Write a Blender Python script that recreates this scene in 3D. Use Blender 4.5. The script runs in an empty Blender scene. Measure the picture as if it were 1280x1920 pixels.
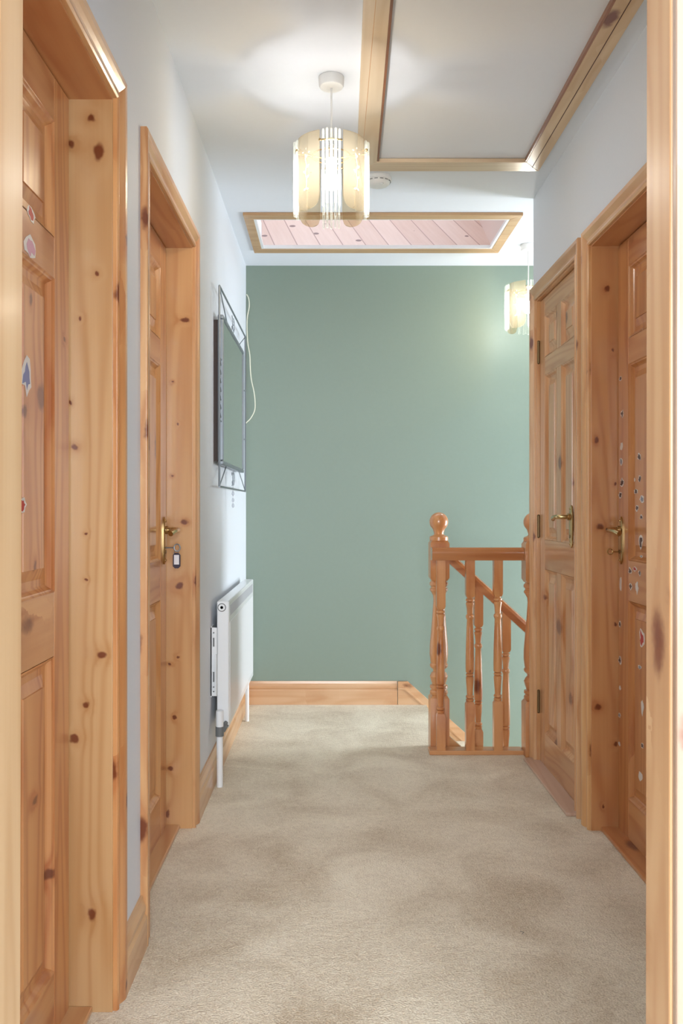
import bpy, math, random
from mathutils import Vector, noise
random.seed(7)
S = bpy.context.scene
C = S.collection

# ------------------------------------------------------------------ camera
CAMZ = 1.10
F = 1600.0                                   # focal length in pixels of a 1280 wide frame
cam = bpy.data.cameras.new('camera'); cam_o = bpy.data.objects.new('camera', cam); C.objects.link(cam_o)
cam_o.location = (0, 0, CAMZ); cam_o.rotation_euler = (math.pi/2, 0, 0)
cam.sensor_fit = 'HORIZONTAL'; cam.sensor_width = 36; cam.lens = F/1280*36
cam.shift_x = 19/1280; cam.shift_y = -8/1280; cam.clip_start = 0.02
S.camera = cam_o

# ------------------------------------------------------------------ world, lights, exposure
W = bpy.data.worlds.new('sky'); S.world = W; W.use_nodes = True
bg = W.node_tree.nodes['Background']; bg.inputs[0].default_value = (0.80, 0.86, 1.0, 1); bg.inputs[1].default_value = 2.0
def area(name, loc, rot, sx, sy, power, col):
    l = bpy.data.lights.new(name, 'AREA'); l.shape = 'RECTANGLE'; l.size = sx; l.size_y = sy; l.energy = power; l.color = col
    o = bpy.data.objects.new(name, l); C.objects.link(o); o.location = loc; o.rotation_euler = rot; return o
# added fill light in the unseen bedroom, standing in for daylight from behind
area('bedroom_fill_light', (0.0, -2.35, 1.45), (math.radians(90), 0, 0), 2.4, 1.7, 120, (0.88, 0.945, 1.0))
# added unseen light in the stairwell, brightens the stairs and green wall
area('stair_fill_light', (3.0, 4.3, 0.55), (math.radians(90), 0, math.radians(90)), 0.8, 1.6, 50, (0.86, 0.93, 1.0))
BULB = 125.0
S.view_settings.view_transform = 'Standard'; S.view_settings.look = 'None'
S.view_settings.gamma = 1; S.view_settings.use_curve_mapping = False
S.view_settings.exposure = 0.98
S.cycles.transparent_max_bounces = 48

# ------------------------------------------------------------------ materials
def srgb(r, g, b):
    f = lambda c: (c/255/12.92) if c/255 <= .04045 else ((c/255+.055)/1.055)**2.4
    return (f(r), f(g), f(b), 1)
def newmat(name):
    m = bpy.data.materials.new(name); m.use_nodes = True
    nt = m.node_tree; return m, nt, nt.nodes['Principled BSDF']
def N(nt, t, **k):
    n = nt.nodes.new(t)
    for a, v in k.items(): setattr(n, a, v)
    return n
def plain(name, col, rough=.5, metal=0, coat=0, emis=None, es=0, nscale=0, namt=.0, bump=0):
    m, nt, p = newmat(name)
    p.inputs['Base Color'].default_value = col; p.inputs['Roughness'].default_value = rough
    p.inputs['Metallic'].default_value = metal; p.inputs['Coat Weight'].default_value = coat
    if emis: p.inputs['Emission Color'].default_value = emis; p.inputs['Emission Strength'].default_value = es
    if nscale:
        tc = N(nt, 'ShaderNodeTexCoord'); nz = N(nt, 'ShaderNodeTexNoise')
        nz.inputs['Scale'].default_value = nscale; nz.inputs['Detail'].default_value = 4
        nt.links.new(tc.outputs['Object'], nz.inputs['Vector'])
        mx = N(nt, 'ShaderNodeMix', data_type='RGBA')
        mx.inputs[6].default_value = tuple(c*(1-namt) for c in col[:3])+(1,); mx.inputs[7].default_value = tuple(min(1, c*(1+namt)) for c in col[:3])+(1,)
        nt.links.new(nz.outputs['Fac'], mx.inputs[0]); nt.links.new(mx.outputs[2], p.inputs['Base Color'])
        if bump:
            b = N(nt, 'ShaderNodeBump'); b.inputs['Strength'].default_value = bump; b.inputs['Distance'].default_value = .002
            nt.links.new(nz.outputs['Fac'], b.inputs['Height']); nt.links.new(b.outputs[0], p.inputs['Normal'])
    return m

def pine(name, axis='Z', light=(216, 172, 122), dark=(186, 126, 76), knots=None, kamt=.55, rough=.3, knotcol=(104, 44, 14), seed=0.0, coat=.35, ringf=26, kscale=4.6):
    """clear-varnished knotty pine; grain runs along `axis`; knots = [(vec, radii)] in object space, or scattered ones"""
    m, nt, p = newmat(name); L = nt.links.new
    def math_(op, a, b=None, c=None):
        n = N(nt, 'ShaderNodeMath', operation=op)
        for i, x in enumerate((a, b, c)):
            if x is None: continue
            if isinstance(x, (int, float)): n.inputs[i].default_value = x
            else: L(x, n.inputs[i])
        return n.outputs[0]
    def vm(op, a, b=None):
        n = N(nt, 'ShaderNodeVectorMath', operation=op)
        for i, x in enumerate((a, b)):
            if x is None: continue
            if isinstance(x, (tuple, list)): n.inputs[i].default_value = x
            else: L(x, n.inputs[i])
        return n.outputs[1] if op in ('LENGTH', 'DISTANCE') else n.outputs[0]
    tc = N(nt, 'ShaderNodeTexCoord'); P0 = tc.outputs['Object']
    oi = N(nt, 'ShaderNodeObjectInfo')
    rnd = N(nt, 'ShaderNodeCombineXYZ')
    for i, k in enumerate((7.3, 11.1, 5.7)): L(math_('MULTIPLY_ADD', oi.outputs['Random'], k, seed+i), rnd.inputs[i])
    P = vm('ADD', P0, rnd.outputs[0])
    nw = N(nt, 'ShaderNodeTexNoise'); nw.inputs['Scale'].default_value = 45; nw.inputs['Detail'].default_value = 2; L(P, nw.inputs['Vector'])
    wob = vm('MULTIPLY', vm('SUBTRACT', nw.outputs['Color'], (.5, .5, .5)), (.016, .016, .016)); P0 = vm('ADD', P0, wob); PK = vm('ADD', P, wob)
    ax = 'XYZ'.index(axis)
    def st(across, along): v = [across]*3; v[ax] = along; return tuple(v)
    if knots is not None:
        mask = None; bend = None
        for (c, r) in knots:
            d = vm('LENGTH', vm('MULTIPLY', vm('SUBTRACT', P0, tuple(c)), tuple(1/q for q in r)))
            mk = N(nt, 'ShaderNodeMapRange', interpolation_type='SMOOTHSTEP'); L(d, mk.inputs[0])
            mk.inputs[1].default_value = .55; mk.inputs[2].default_value = 1.25; mk.inputs[3].default_value = 1; mk.inputs[4].default_value = 0
            bd = math_('EXPONENT', math_('MULTIPLY', math_('MULTIPLY', d, d), -.16))
            mask = mk.outputs[0] if mask is None else math_('MAXIMUM', mask, mk.outputs[0])
            bend = bd if bend is None else math_('ADD', bend, bd)
    else:
        vo = N(nt, 'ShaderNodeTexVoronoi'); vo.inputs['Scale'].default_value = 1
        sc = vm('MULTIPLY', PK, st(kscale*1.7, kscale*.8)); L(sc, vo.inputs['Vector'])
        sep = N(nt, 'ShaderNodeSeparateColor'); L(vo.outputs['Color'], sep.inputs[0])
        on = math_('GREATER_THAN', sep.outputs[0], kamt)
        size = math_('MULTIPLY_ADD', sep.outputs[1], .13, .07)
        q = math_('DIVIDE', vo.outputs['Distance'], size)
        mk = N(nt, 'ShaderNodeMapRange', interpolation_type='SMOOTHSTEP'); L(q, mk.inputs[0])
        mk.inputs[1].default_value = .55; mk.inputs[2].default_value = 1.2; mk.inputs[3].default_value = 1; mk.inputs[4].default_value = 0
        mask = math_('MULTIPLY', mk.outputs[0], on)
        bend = math_('MULTIPLY', math_('EXPONENT', math_('MULTIPLY', math_('MULTIPLY', q, q), -.16)), on)
    n1 = N(nt, 'ShaderNodeTexNoise'); n1.inputs['Scale'].default_value = 1; n1.inputs['Detail'].default_value = 1.5
    L(vm('MULTIPLY', P, st(7.0, .55)), n1.inputs['Vector'])
    ph = math_('MULTIPLY_ADD', n1.outputs['Fac'], ringf, math_('MULTIPLY', bend, 1.6))
    ring = math_('MULTIPLY_ADD', math_('SINE', math_('MULTIPLY', ph, 2.2)), .5, .5)
    ring = math_('POWER', ring, 2.2)
    n2 = N(nt, 'ShaderNodeTexNoise'); n2.inputs['Scale'].default_value = 1; n2.inputs['Detail'].default_value = 5
    L(vm('MULTIPLY', P, st(130, 2.6)), n2.inputs['Vector'])
    n3 = N(nt, 'ShaderNodeTexNoise'); n3.inputs['Scale'].default_value = 1; n3.inputs['Detail'].default_value = 2
    L(vm('MULTIPLY', P, st(9, .9)), n3.inputs['Vector'])
    fac = math_('ADD', math_('MULTIPLY', ring, .42), math_('MULTIPLY', n2.outputs['Fac'], .30))
    fac = math_('ADD', fac, math_('MULTIPLY_ADD', n3.outputs['Fac'], .9, -.25))
    fac = math_('ADD', fac, math_('MULTIPLY', bend, .5))
    cl = N(nt, 'ShaderNodeClamp'); L(fac, cl.inputs[0])
    mx = N(nt, 'ShaderNodeMix', data_type='RGBA'); mx.inputs[6].default_value = srgb(*light); mx.inputs[7].default_value = srgb(*dark)
    L(cl.outputs[0], mx.inputs[0])
    m2 = N(nt, 'ShaderNodeMix', data_type='RGBA'); L(mx.outputs[2], m2.inputs[6]); m2.inputs[7].default_value = srgb(*knotcol)
    L(math_('MULTIPLY', mask, .94), m2.inputs[0])
    L(m2.outputs[2], p.inputs['Base Color'])
    p.inputs['Roughness'].default_value = rough; p.inputs['Coat Weight'].default_value = coat; p.inputs['Coat Roughness'].default_value = .18
    b = N(nt, 'ShaderNodeBump'); b.inputs['Strength'].default_value = .12; b.inputs['Distance'].default_value = .001
    L(n2.outputs['Fac'], b.inputs['Height']); L(b.outputs[0], p.inputs['Normal'])
    return m

PZ = pine('pine_upright', 'Z'); PX = pine('pine_crossways', 'X', seed=3); PY = pine('pine_lengthways', 'Y', seed=5)
LZ = pine('pine_door_upright', 'Z', (208, 152, 100), (172, 104, 58), seed=9, ringf=34)
LY = pine('pine_door_rail', 'Y', (210, 156, 104), (174, 108, 62), seed=11, ringf=30)
PALE_Z = pine('pale_pine_upright', 'Z', (206, 172, 130), (184, 142, 98), seed=21, rough=.4, coat=.2, kamt=.8)
PALE_Y = pine('pale_pine_lengthways', 'Y', (220, 202, 176), (202, 176, 144), seed=23, kamt=.8, kscale=3)
PALE_X = pine('pale_pine_crossways', 'X', (220, 200, 172), (202, 174, 142), seed=25, kamt=.8, kscale=3)
WHITE = plain('white_wall_paint', srgb(218, 222, 228), .6, nscale=90, namt=.012, bump=.08)
CEIL = plain('white_ceiling_paint', srgb(222, 226, 232), .7, nscale=60, namt=.01, bump=.05)
GREEN = plain('sage_green_paint', srgb(131, 146, 133), .5, nscale=60, namt=.02, bump=.06)
GLOSSW = plain('white_gloss_enamel', srgb(232, 233, 234), .28, coat=.3)
PLASTIC = plain('white_plastic', srgb(230, 230, 228), .4)
GREY = plain('grey_plastic', srgb(110, 112, 112), .45)
DARK = plain('dark_shadow_gap', srgb(70, 40, 25), .7)
BROWN = plain('dark_brown_backing', srgb(52, 34, 28), .6)
SILVER = plain('brushed_silver_metal', srgb(140, 146, 152), .42, metal=.8)
DARKSILVER = plain('tarnished_silver', srgb(90, 92, 96), .4, metal=.8)
BRASS = plain('aged_brass', srgb(186, 160, 112), .24, metal=1)
DBRASS = plain('dull_brass', srgb(120, 100, 70), .4, metal=.9)
MIRROR = plain('mirror_glass', (.86, .88, .87, 1), .01, metal=1)
PURPLE = plain('dark_purple_plastic', srgb(40, 22, 48), .35)
PAPER = plain('white_paper', srgb(225, 222, 224), .6)
CREAM = plain('cream_cable', srgb(226, 224, 205), .45)
BULBM = plain('lit_bulb', (1, 1, 1, 1), .5, emis=(1, .98, .95, 1), es=BULB)
SOCKET = plain('lamp_holder_white', srgb(235, 233, 225), .4)

def carpet():
    m, nt, p = newmat('beige_carpet'); L = nt.links.new
    tc = N(nt, 'ShaderNodeTexCoord')
    def nz(s, d, dist=0):
        n = N(nt, 'ShaderNodeTexNoise'); n.inputs['Scale'].default_value = s; n.inputs['Detail'].default_value = d; n.inputs['Distortion'].default_value = dist
        L(tc.outputs['Object'], n.inputs['Vector']); return n.outputs['Fac']
    a, b_, c = nz(3.2, 4, .8), nz(210, 4), nz(55, 5, .4)
    def ma(op, x, y, z=None):
        n = N(nt, 'ShaderNodeMath', operation=op)
        for i, q in enumerate((x, y, z)):
            if q is None: continue
            if isinstance(q, (int, float)): n.inputs[i].default_value = q
            else: L(q, n.inputs[i])
        return n.outputs[0]
    f = ma('ADD', ma('MULTIPLY_ADD', a, 1.6, -1.38), ma('ADD', ma('MULTIPLY', b_, 1.7), ma('MULTIPLY', c, .7)))
    mx = N(nt, 'ShaderNodeMix', data_type='RGBA'); mx.inputs[6].default_value = srgb(186, 163, 131); mx.inputs[7].default_value = srgb(244, 231, 206)
    cl = N(nt, 'ShaderNodeClamp'); L(f, cl.inputs[0]); L(cl.outputs[0], mx.inputs[0]); L(mx.outputs[2], p.inputs['Base Color'])
    p.inputs['Roughness'].default_value = .95; p.inputs['Sheen Weight'].default_value = .25; p.inputs['Specular IOR Level'].default_value = .1
    bp = N(nt, 'ShaderNodeBump'); bp.inputs['Strength'].default_value = .8; bp.inputs['Distance'].default_value = .006
    L(ma('ADD', b_, ma('MULTIPLY', c, .9)), bp.inputs['Height']); L(bp.outputs[0], p.inputs['Normal'])
    return m
CARPET = carpet()

def boards():
    m, nt, p = newmat('pink_washed_pine_boards'); L = nt.links.new
    tc = N(nt, 'ShaderNodeTexCoord'); mp = N(nt, 'ShaderNodeMapping'); L(tc.outputs['Object'], mp.inputs['Vector'])
    mp.inputs['Rotation'].default_value = (0, 0, math.radians(-14))
    sp = N(nt, 'ShaderNodeSeparateXYZ'); L(mp.outputs[0], sp.inputs[0])
    def ma(op, x, y=None):
        n = N(nt, 'ShaderNodeMath', operation=op)
        for i, q in enumerate((x, y)):
            if q is None: continue
            if isinstance(q, (int, float)): n.inputs[i].default_value = q
            else: L(q, n.inputs[i])
        return n.outputs[0]
    u = ma('DIVIDE', sp.outputs[0], .115)
    fr = ma('FRACT', u); fl = ma('FLOOR', u)
    groove = ma('LESS_THAN', fr, .05)
    wn = N(nt, 'ShaderNodeTexWhiteNoise', noise_dimensions='1D'); L(fl, wn.inputs['W'])
    nz = N(nt, 'ShaderNodeTexNoise'); nz.inputs['Scale'].default_value = 1; nz.inputs['Detail'].default_value = 3
    sc = N(nt, 'ShaderNodeVectorMath', operation='MULTIPLY'); sc.inputs[1].default_value = (60, 4, 4); L(mp.outputs[0], sc.inputs[0]); L(sc.outputs[0], nz.inputs['Vector'])
    mx = N(nt, 'ShaderNodeMix', data_type='RGBA'); mx.inputs[6].default_value = srgb(210, 186, 172); mx.inputs[7].default_value = srgb(186, 152, 134)
    L(ma('ADD', ma('MULTIPLY', nz.outputs['Fac'], .6), ma('MULTIPLY', wn.outputs['Value'], .5)), mx.inputs[0])
    vo = N(nt, 'ShaderNodeTexVoronoi'); vo.inputs['Scale'].default_value = 7.5; L(mp.outputs[0], vo.inputs['Vector'])
    se = N(nt, 'ShaderNodeSeparateColor'); L(vo.outputs['Color'], se.inputs[0])
    kn = ma('MULTIPLY', ma('LESS_THAN', vo.outputs['Distance'], .13), ma('GREATER_THAN', se.outputs[0], .2))
    m2 = N(nt, 'ShaderNodeMix', data_type='RGBA'); L(mx.outputs[2], m2.inputs[6]); m2.inputs[7].default_value = srgb(110, 78, 70); L(kn, m2.inputs[0])
    m3 = N(nt, 'ShaderNodeMix', data_type='RGBA'); L(m2.outputs[2], m3.inputs[6]); m3.inputs[7].default_value = srgb(150, 118, 104); L(groove, m3.inputs[0])
    L(m3.outputs[2], p.inputs['Base Color']); p.inputs['Roughness'].default_value = .4
    return m
BOARDS = boards()

def glassy(name, tint, white, wt, gl):
    m = bpy.data.materials.new(name); m.use_nodes = True; nt = m.node_tree; nt.nodes.clear(); L = nt.links.new
    out = N(nt, 'ShaderNodeOutputMaterial'); t = N(nt, 'ShaderNodeBsdfTransparent'); t.inputs[0].default_value = tint
    d = N(nt, 'ShaderNodeBsdfTranslucent'); d.inputs[0].default_value = white
    g = N(nt, 'ShaderNodeBsdfGlossy'); g.inputs[0].default_value = (1, 1, 1, 1); g.inputs['Roughness'].default_value = .03
    a = N(nt, 'ShaderNodeMixShader'); a.inputs[0].default_value = wt; L(t.outputs[0], a.inputs[1]); L(d.outputs[0], a.inputs[2])
    fr = N(nt, 'ShaderNodeFresnel'); fr.inputs[0].default_value = gl
    fm = N(nt, 'ShaderNodeMath', operation='MULTIPLY'); fm.inputs[1].default_value = .55; L(fr.outputs[0], fm.inputs[0])
    b = N(nt, 'ShaderNodeMixShader'); L(fm.outputs[0], b.inputs[0]); L(a.outputs[0], b.inputs[1]); L(g.outputs[0], b.inputs[2])
    L(b.outputs[0], out.inputs[0]); return m
SMOKE = glassy('smoked_amber_glass', srgb(240, 232, 216), (.95, .88, .76, 1), .045, 1.33)
ROD = glassy('clear_glass_rod', (.98, .99, .97, 1), (.98, 1, .94, 1), .2, 1.4)
ETCH = glassy('frosted_etching', (.9, .9, .85, 1), (1, .97, .88, 1), .7, 1.3)
PANE = glassy('window_glass', (.95, .97, .97, 1), (1, 1, 1, 1), .0, 1.3)

# ------------------------------------------------------------------ mesh builder
class MB:
    def __init__(s): s.v = []; s.f = []; s.m = []
    def face(s, pts, m=0):
        b = len(s.v); s.v += [tuple(p) for p in pts]; s.f.append(tuple(range(b, b+len(pts)))); s.m.append(m)
    def box(s, x0, x1, y0, y1, z0, z1, m=0):
        x0, x1 = sorted((x0, x1)); y0, y1 = sorted((y0, y1)); z0, z1 = sorted((z0, z1))
        s.hexa([(x0, y0, z0), (x1, y0, z0), (x1, y1, z0), (x0, y1, z0), (x0, y0, z1), (x1, y0, z1), (x1, y1, z1), (x0, y1, z1)], m)
    def hexa(s, p, m=0):
        b = len(s.v); s.v += [tuple(q) for q in p]
        for q in ((3, 2, 1, 0), (4, 5, 6, 7), (0, 1, 5, 4), (1, 2, 6, 5), (2, 3, 7, 6), (3, 0, 4, 7)):
            s.f.append(tuple(b+i for i in q)); s.m.append(m)
    def rings(s, rs, m=0, caps=True, closed=True):
        b = len(s.v); n = len(rs[0])
        for r in rs: s.v += [tuple(p) for p in r]
        for i in range(len(rs)-1):
            for j in range(n if closed else n-1):
                k = (j+1) % n
                s.f.append((b+i*n+j, b+i*n+k, b+(i+1)*n+k, b+(i+1)*n+j)); s.m.append(m)
        if caps:
            s.f.append(tuple(b+j for j in reversed(range(n)))); s.m.append(m)
            s.f.append(tuple(b+(len(rs)-1)*n+j for j in range(n))); s.m.append(m)
    def lathe(s, cx, cy, prof, n=24, m=0, caps=True):
        s.rings([[(cx+r*math.cos(2*math.pi*j/n), cy+r*math.sin(2*math.pi*j/n), z) for j in range(n)] for z, r in prof], m, caps)
    def cyl(s, a, b, r, n=12, m=0, r2=None):
        s.tube([a, b], r, n, m, r2)
    def tube(s, pts, r, n=8, m=0, r2=None):
        P = [Vector(p) for p in pts]; rs = []; up = None
        for i, p in enumerate(P):
            t = (P[min(i+1, len(P)-1)]-P[max(i-1, 0)]).normalized()
            if up is None:
                up = t.orthogonal().normalized()
            up = (up-t*up.dot(t)).normalized(); w = t.cross(up)
            rr = r if r2 is None else r+(r2-r)*i/(len(P)-1)
            rs.append([p+up*rr*math.cos(2*math.pi*j/n)+w*rr*math.sin(2*math.pi*j/n) for j in range(n)])
        s.rings(rs, m)
    def build(s, name, mats, parent=None, smooth=False, bevel=0, center=True):
        me = bpy.data.meshes.new(name)
        off = Vector((0, 0, 0))
        if parent is not None:
            q = parent
            while q is not None: off += q.location; q = q.parent
        loc = Vector((0, 0, 0))
        me.from_pydata([tuple(Vector(v)-off-loc) for v in s.v], [], s.f)
        if not isinstance(mats, (list, tuple)): mats = [mats]
        for m in mats: me.materials.append(m)
        for p, k in zip(me.polygons, s.m): p.material_index = k
        import bmesh
        bm = bmesh.new(); bm.from_mesh(me); bmesh.ops.remove_doubles(bm, verts=bm.verts, dist=1e-6) if smooth else None
        bmesh.ops.recalc_face_normals(bm, faces=bm.faces); bm.to_mesh(me); bm.free()
        if smooth:
            for p in me.polygons: p.use_smooth = True
            me.set_sharp_from_angle(angle=math.radians(38))
        o = bpy.data.objects.new(name, me); C.objects.link(o); o.location = loc
        if parent is not None: o.parent = parent
        if bevel:
            b = o.modifiers.new('bevel', 'BEVEL'); b.width = bevel; b.segments = 2; b.limit_method = 'ANGLE'
        return o
def tag(o, label=None, cat=None, group=None, kind=None):
    if label: o['label'] = label
    if cat: o['category'] = cat
    if group: o['group'] = group
    if kind: o['kind'] = kind
    return o
def empty(name, loc):
    o = bpy.data.objects.new(name, None); C.objects.link(o); o.location = loc; o.empty_display_size = .05; return o
def copy_tree(o, parent=None):
    c = o.copy(); C.objects.link(c); c.parent = parent
    for ch in list(o.children): copy_tree(ch, c)
    return c
def pix(x, y, Y): return Vector(((x-621)*Y/F, Y, CAMZ-(y-952)*Y/F))
def sphere(mb, c, r, n=20, k=12, m=0, sz=1):
    mb.rings([[(c[0]+r*math.sin(a)*math.cos(2*math.pi*j/n), c[1]+r*math.sin(a)*math.sin(2*math.pi*j/n), c[2]-r*sz*math.cos(a)) for j in range(n)]
              for a in [max(.02, min(math.pi-.02, math.pi*i/k)) for i in range(k+1)]], m)

# ------------------------------------------------------------------ setting
XL, XR, YF, ZC = -.478, .886, 4.78, 2.456          # wall faces, far wall, ceiling
ZT = 1.99                                          # head of every door opening
D1, D2, D3, D4 = (1.135, 1.86), (2.20, 2.925), (2.18, 2.905), (3.08, 3.68)
YS = 3.745                                         # where the right wall ends and the stairwell starts
XN = .53                                           # landing nosing

mb = MB(); mb.box(-2.2, XN, -2.5, YF+.1, -.12, 0); mb.box(XN, XR+.3, -2.5, 3.86, -.12, 0)
tag(mb.build('floor', CARPET), 'beige cut-pile carpet covering the landing floor', 'floor', kind='structure')

def wall_with_doors(name, xf, xb, y0, y1, doors):
    mb = MB(); y = y0
    for a, b in doors:
        mb.box(xf, xb, y, a-.028, 0, ZC); mb.box(xf, xb, a-.028, b+.028, ZT+.028, ZC); y = b+.028
    mb.box(xf, xb, y, y1, 0, ZC)
    return mb.build(name, WHITE)
tag(wall_with_doors('wall_left', XL, XL-.16, 1.04, YF, [D1, D2]), 'white painted left wall with two pine doors', 'wall', kind='structure')
tag(wall_with_doors('wall_right', XR, XR+.16, 1.04, YS, [D3, D4]), 'white painted right wall above the two right-hand doors', 'wall', kind='structure')
mb = MB(); mb.box(XR+.16, 3.1, YS-.1, YS, -2.6, ZC); mb.box(XR, XR+.16, YS-.1, YS-.001, -2.6, 0); tag(mb.build('wall_stairwell', WHITE), 'white side wall of the stairwell behind the right newel', 'wall', kind='structure')
mb = MB(); mb.box(3.1, 3.2, YS-.1, YF+.1, -2.6, ZC); tag(mb.build('wall_stair_end', WHITE), 'white end wall down the stairwell', 'wall', kind='structure')
mb = MB(); mb.box(XL-.16, 3.1, YF, YF+.12, -2.6, ZC); tag(mb.build('wall_far', GREEN), 'sage green feature wall at the far end of the landing', 'wall', kind='structure')
# wall the camera looks through, and the bedroom behind it
mb = MB(); mb.box(-2.2, -.41, .972, 1.04, 0, ZC); mb.box(.41, 2.2, .972, 1.04, 0, ZC); mb.box(-.41, .41, .972, 1.04, 2.03, ZC)
tag(mb.build('wall_near', WHITE), 'white wall of the doorway the picture is taken from', 'wall', kind='structure')
mb = MB(); mb.box(-2.3, -2.2, -2.6, .972, 0, ZC); mb.box(2.2, 2.3, -2.6, .972, 0, ZC); mb.box(-2.3, 2.3, -2.6, -2.5, 0, ZC)
tag(mb.build('wall_bedroom', WHITE), 'white walls of the bedroom behind the doorway', 'wall', kind='structure')

# ceiling with the loft opening and the skylight opening
HX0, HX1, HY0, HY1 = .160, .765, 2.02, 3.325
KX0, KX1, KY0, KY1 = -.362, .832, 3.974, 4.43
mb = MB(); t = ZC+.12
mb.box(-2.3, 3.2, -2.6, HY0, ZC, t); mb.box(-2.3, HX0, HY0, HY1, ZC, t); mb.box(HX1, 3.2, HY0, HY1, ZC, t)
mb.box(-2.3, 3.2, HY1, KY0, ZC, t); mb.box(-2.3, KX0, KY0, KY1, ZC, t); mb.box(KX1, 3.2, KY0, KY1, ZC, t); mb.box(-2.3, KX0-.4, KY1, YF+.15, ZC, t); mb.box(KX1, 3.2, KY1, YF+.15, ZC, t); mb.hexa([(KX0-.4, KY1, ZC), (KX1, KY1, ZC), (KX1, YF+.15, ZC), (KX0-.4, YF+.15, ZC), (KX0-.4, KY1, ZC+.004), (KX1, KY1, ZC+.004), (KX1, YF+.15, ZC+.15), (KX0-.4, YF+.15, ZC+.15)])
tag(mb.build('ceiling', CEIL), 'white painted ceiling over the landing', 'ceiling', kind='structure')

# skylight: trim round the opening, boarded shaft, frame and glass at the top
w1 = tag(empty('window_1', ((KX0+KX1)/2, 4.2, ZC)), 'long pine-framed skylight opening in the ceiling near the green wall', 'skylight', kind='structure')
SKT = pine('skylight_trim_pine', 'X', (202, 166, 124), (176, 134, 92), seed=31, kamt=.7)
ox0, ox1, oy0, oy1 = -.406, .880, 3.916, 4.50
mb = MB(); zt = ZC-.008
def frame4(mb, o, i, z0, z1, m=0):
    (a0, a1, b0, b1), (c0, c1, d0, d1) = o, i
    O = [(a0, b0), (a1, b0), (a1, b1), (a0, b1)]; I = [(c0, d0), (c1, d0), (c1, d1), (c0, d1)]
    for k in range(4):
        l = (k+1) % 4
        mb.hexa([(*O[k], z0), (*O[l], z0), (*I[l], z0), (*I[k], z0), (*O[k], z1), (*O[l], z1), (*I[l], z1), (*I[k], z1)], m)
frame4(mb, (ox0, ox1, oy0, oy1), (KX0, KX1, KY0, KY1), zt-.006, ZC)
mb.build('skylight_trim', SKT, w1, bevel=.0015)
mb = MB(); frame4(mb, (KX0, KX1, KY0, KY1), (KX0+.012, KX1-.012, KY0+.012, KY1-.012), zt-.004, ZC+.004); mb.build('white_bead', GLOSSW, w1)
sl = .26/.364; yt = 5.05; zt2 = ZC+(yt-KY1)*sl
mb = MB(); mb.hexa([(KX0-.4, KY1+.02, ZC+.0042), (KX1+.02, KY1+.02, ZC+.0042), (KX1+.02, yt+.03, zt2), (KX0-.4, yt+.03, zt2), (KX0-.4, KY1, ZC+.005), (KX1+.02, KY1, ZC+.005), (KX1+.02, yt, zt2), (KX0-.4, yt, zt2)])
shaft = mb.build('boarded_reveal', BOARDS, w1)
mb = MB(); mb.box(KX1-.004, KX1+.03, KY0, KY1, ZC+.001, 3.3); mb.box(KX1-.004, KX1+.03, KY1, yt, ZC+.005, 3.3); mb.box(KX0-.43, KX0-.4, KY0, yt, ZC+.12, 3.3); mb.box(KX0-.4, KX1, KY0-.03, KY0, ZC+.12, 3.3)
mb.build('reveal_lining', plain('pale_pink_reveal', srgb(216, 194, 184), .45), w1)
mb = MB(); frame4(mb, (KX0-.43, KX1+.03, KY0-.03, yt+.03), (KX0-.33, KX1-.05, KY0+.05, yt-.05), 3.3, 3.34); mb.build('window_frame', PX, w1)
mb = MB(); mb.box(KX0-.4, KX1, yt, yt+.03, zt2, 3.3); mb.build('reveal_head', GLOSSW, w1)
mb = MB(); mb.box(KX0-.33, KX1-.05, KY0+.05, yt-.05, 3.315, 3.322); mb.build('pane', PANE, w1)

# loft hatch
lh = tag(empty('loft_hatch', (.46, 2.7, ZC)), 'white loft hatch panel with a wide pale pine surround in the ceiling', 'loft hatch')
mb = MB(); mb.box(HX0+.002, HX1-.002, HY0+.002, HY1-.002, ZC+.001, ZC+.02); mb.build('hatch_panel', CEIL, lh)
zb = ZC-.016
mb = MB(); mb.hexa([(.080, 1.95, zb), (.150, 1.95, zb), (.176, 3.31, zb), (.100, 3.40, zb), (.080, 1.95, ZC), (.150, 1.95, ZC), (.176, 3.31, ZC), (.100, 3.40, ZC)])
mb.box(.1165, .1185, 1.96, 3.36, zb-.001, zb, 1)
mb.build('hatch_trim', [PALE_Y, PY], lh, bevel=.002)
mb = MB(); mb.hexa([(.750, 1.95, zb), (.825, 1.95, zb), (.825, 3.40, zb), (.757, 3.31, zb), (.750, 1.95, ZC), (.825, 1.95, ZC), (.825, 3.40, ZC), (.757, 3.31, ZC)])
mb.box(.789, .7915, 1.96, 3.36, zb-.001, zb, 1)
mb.build('hatch_trim', [pine('hatch_side_pine', 'Y', (214, 186, 146), (192, 156, 112), seed=41, kamt=.75), DARK], lh, bevel=.002)
mb = MB(); mb.hexa([(.176, 3.31, zb), (.757, 3.31, zb), (.825, 3.40, zb), (.100, 3.40, zb), (.176, 3.31, ZC), (.757, 3.31, ZC), (.825, 3.40, ZC), (.100, 3.40, ZC)])
mb.build('hatch_trim', PALE_X, lh, bevel=.002)
mb = MB()
mb.hexa([(.150, 1.95, zb+.001), (.158, 1.95, zb+.001), (.184, 3.305, zb+.001), (.176, 3.305, zb+.001), (.150, 1.95, ZC+.01), (.158, 1.95, ZC+.01), (.184, 3.305, ZC+.01), (.176, 3.305, ZC+.01)])
mb.hexa([(.742, 1.95, zb+.001), (.750, 1.95, zb+.001), (.757, 3.305, zb+.001), (.751, 3.305, zb+.001), (.742, 1.95, ZC+.01), (.750, 1.95, ZC+.01), (.757, 3.305, ZC+.01), (.751, 3.305, ZC+.01)])
mb.build('hatch_stop', pine('dark_stop_pine', 'Y', (150, 96, 62), (112, 64, 38), seed=43), lh)

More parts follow.
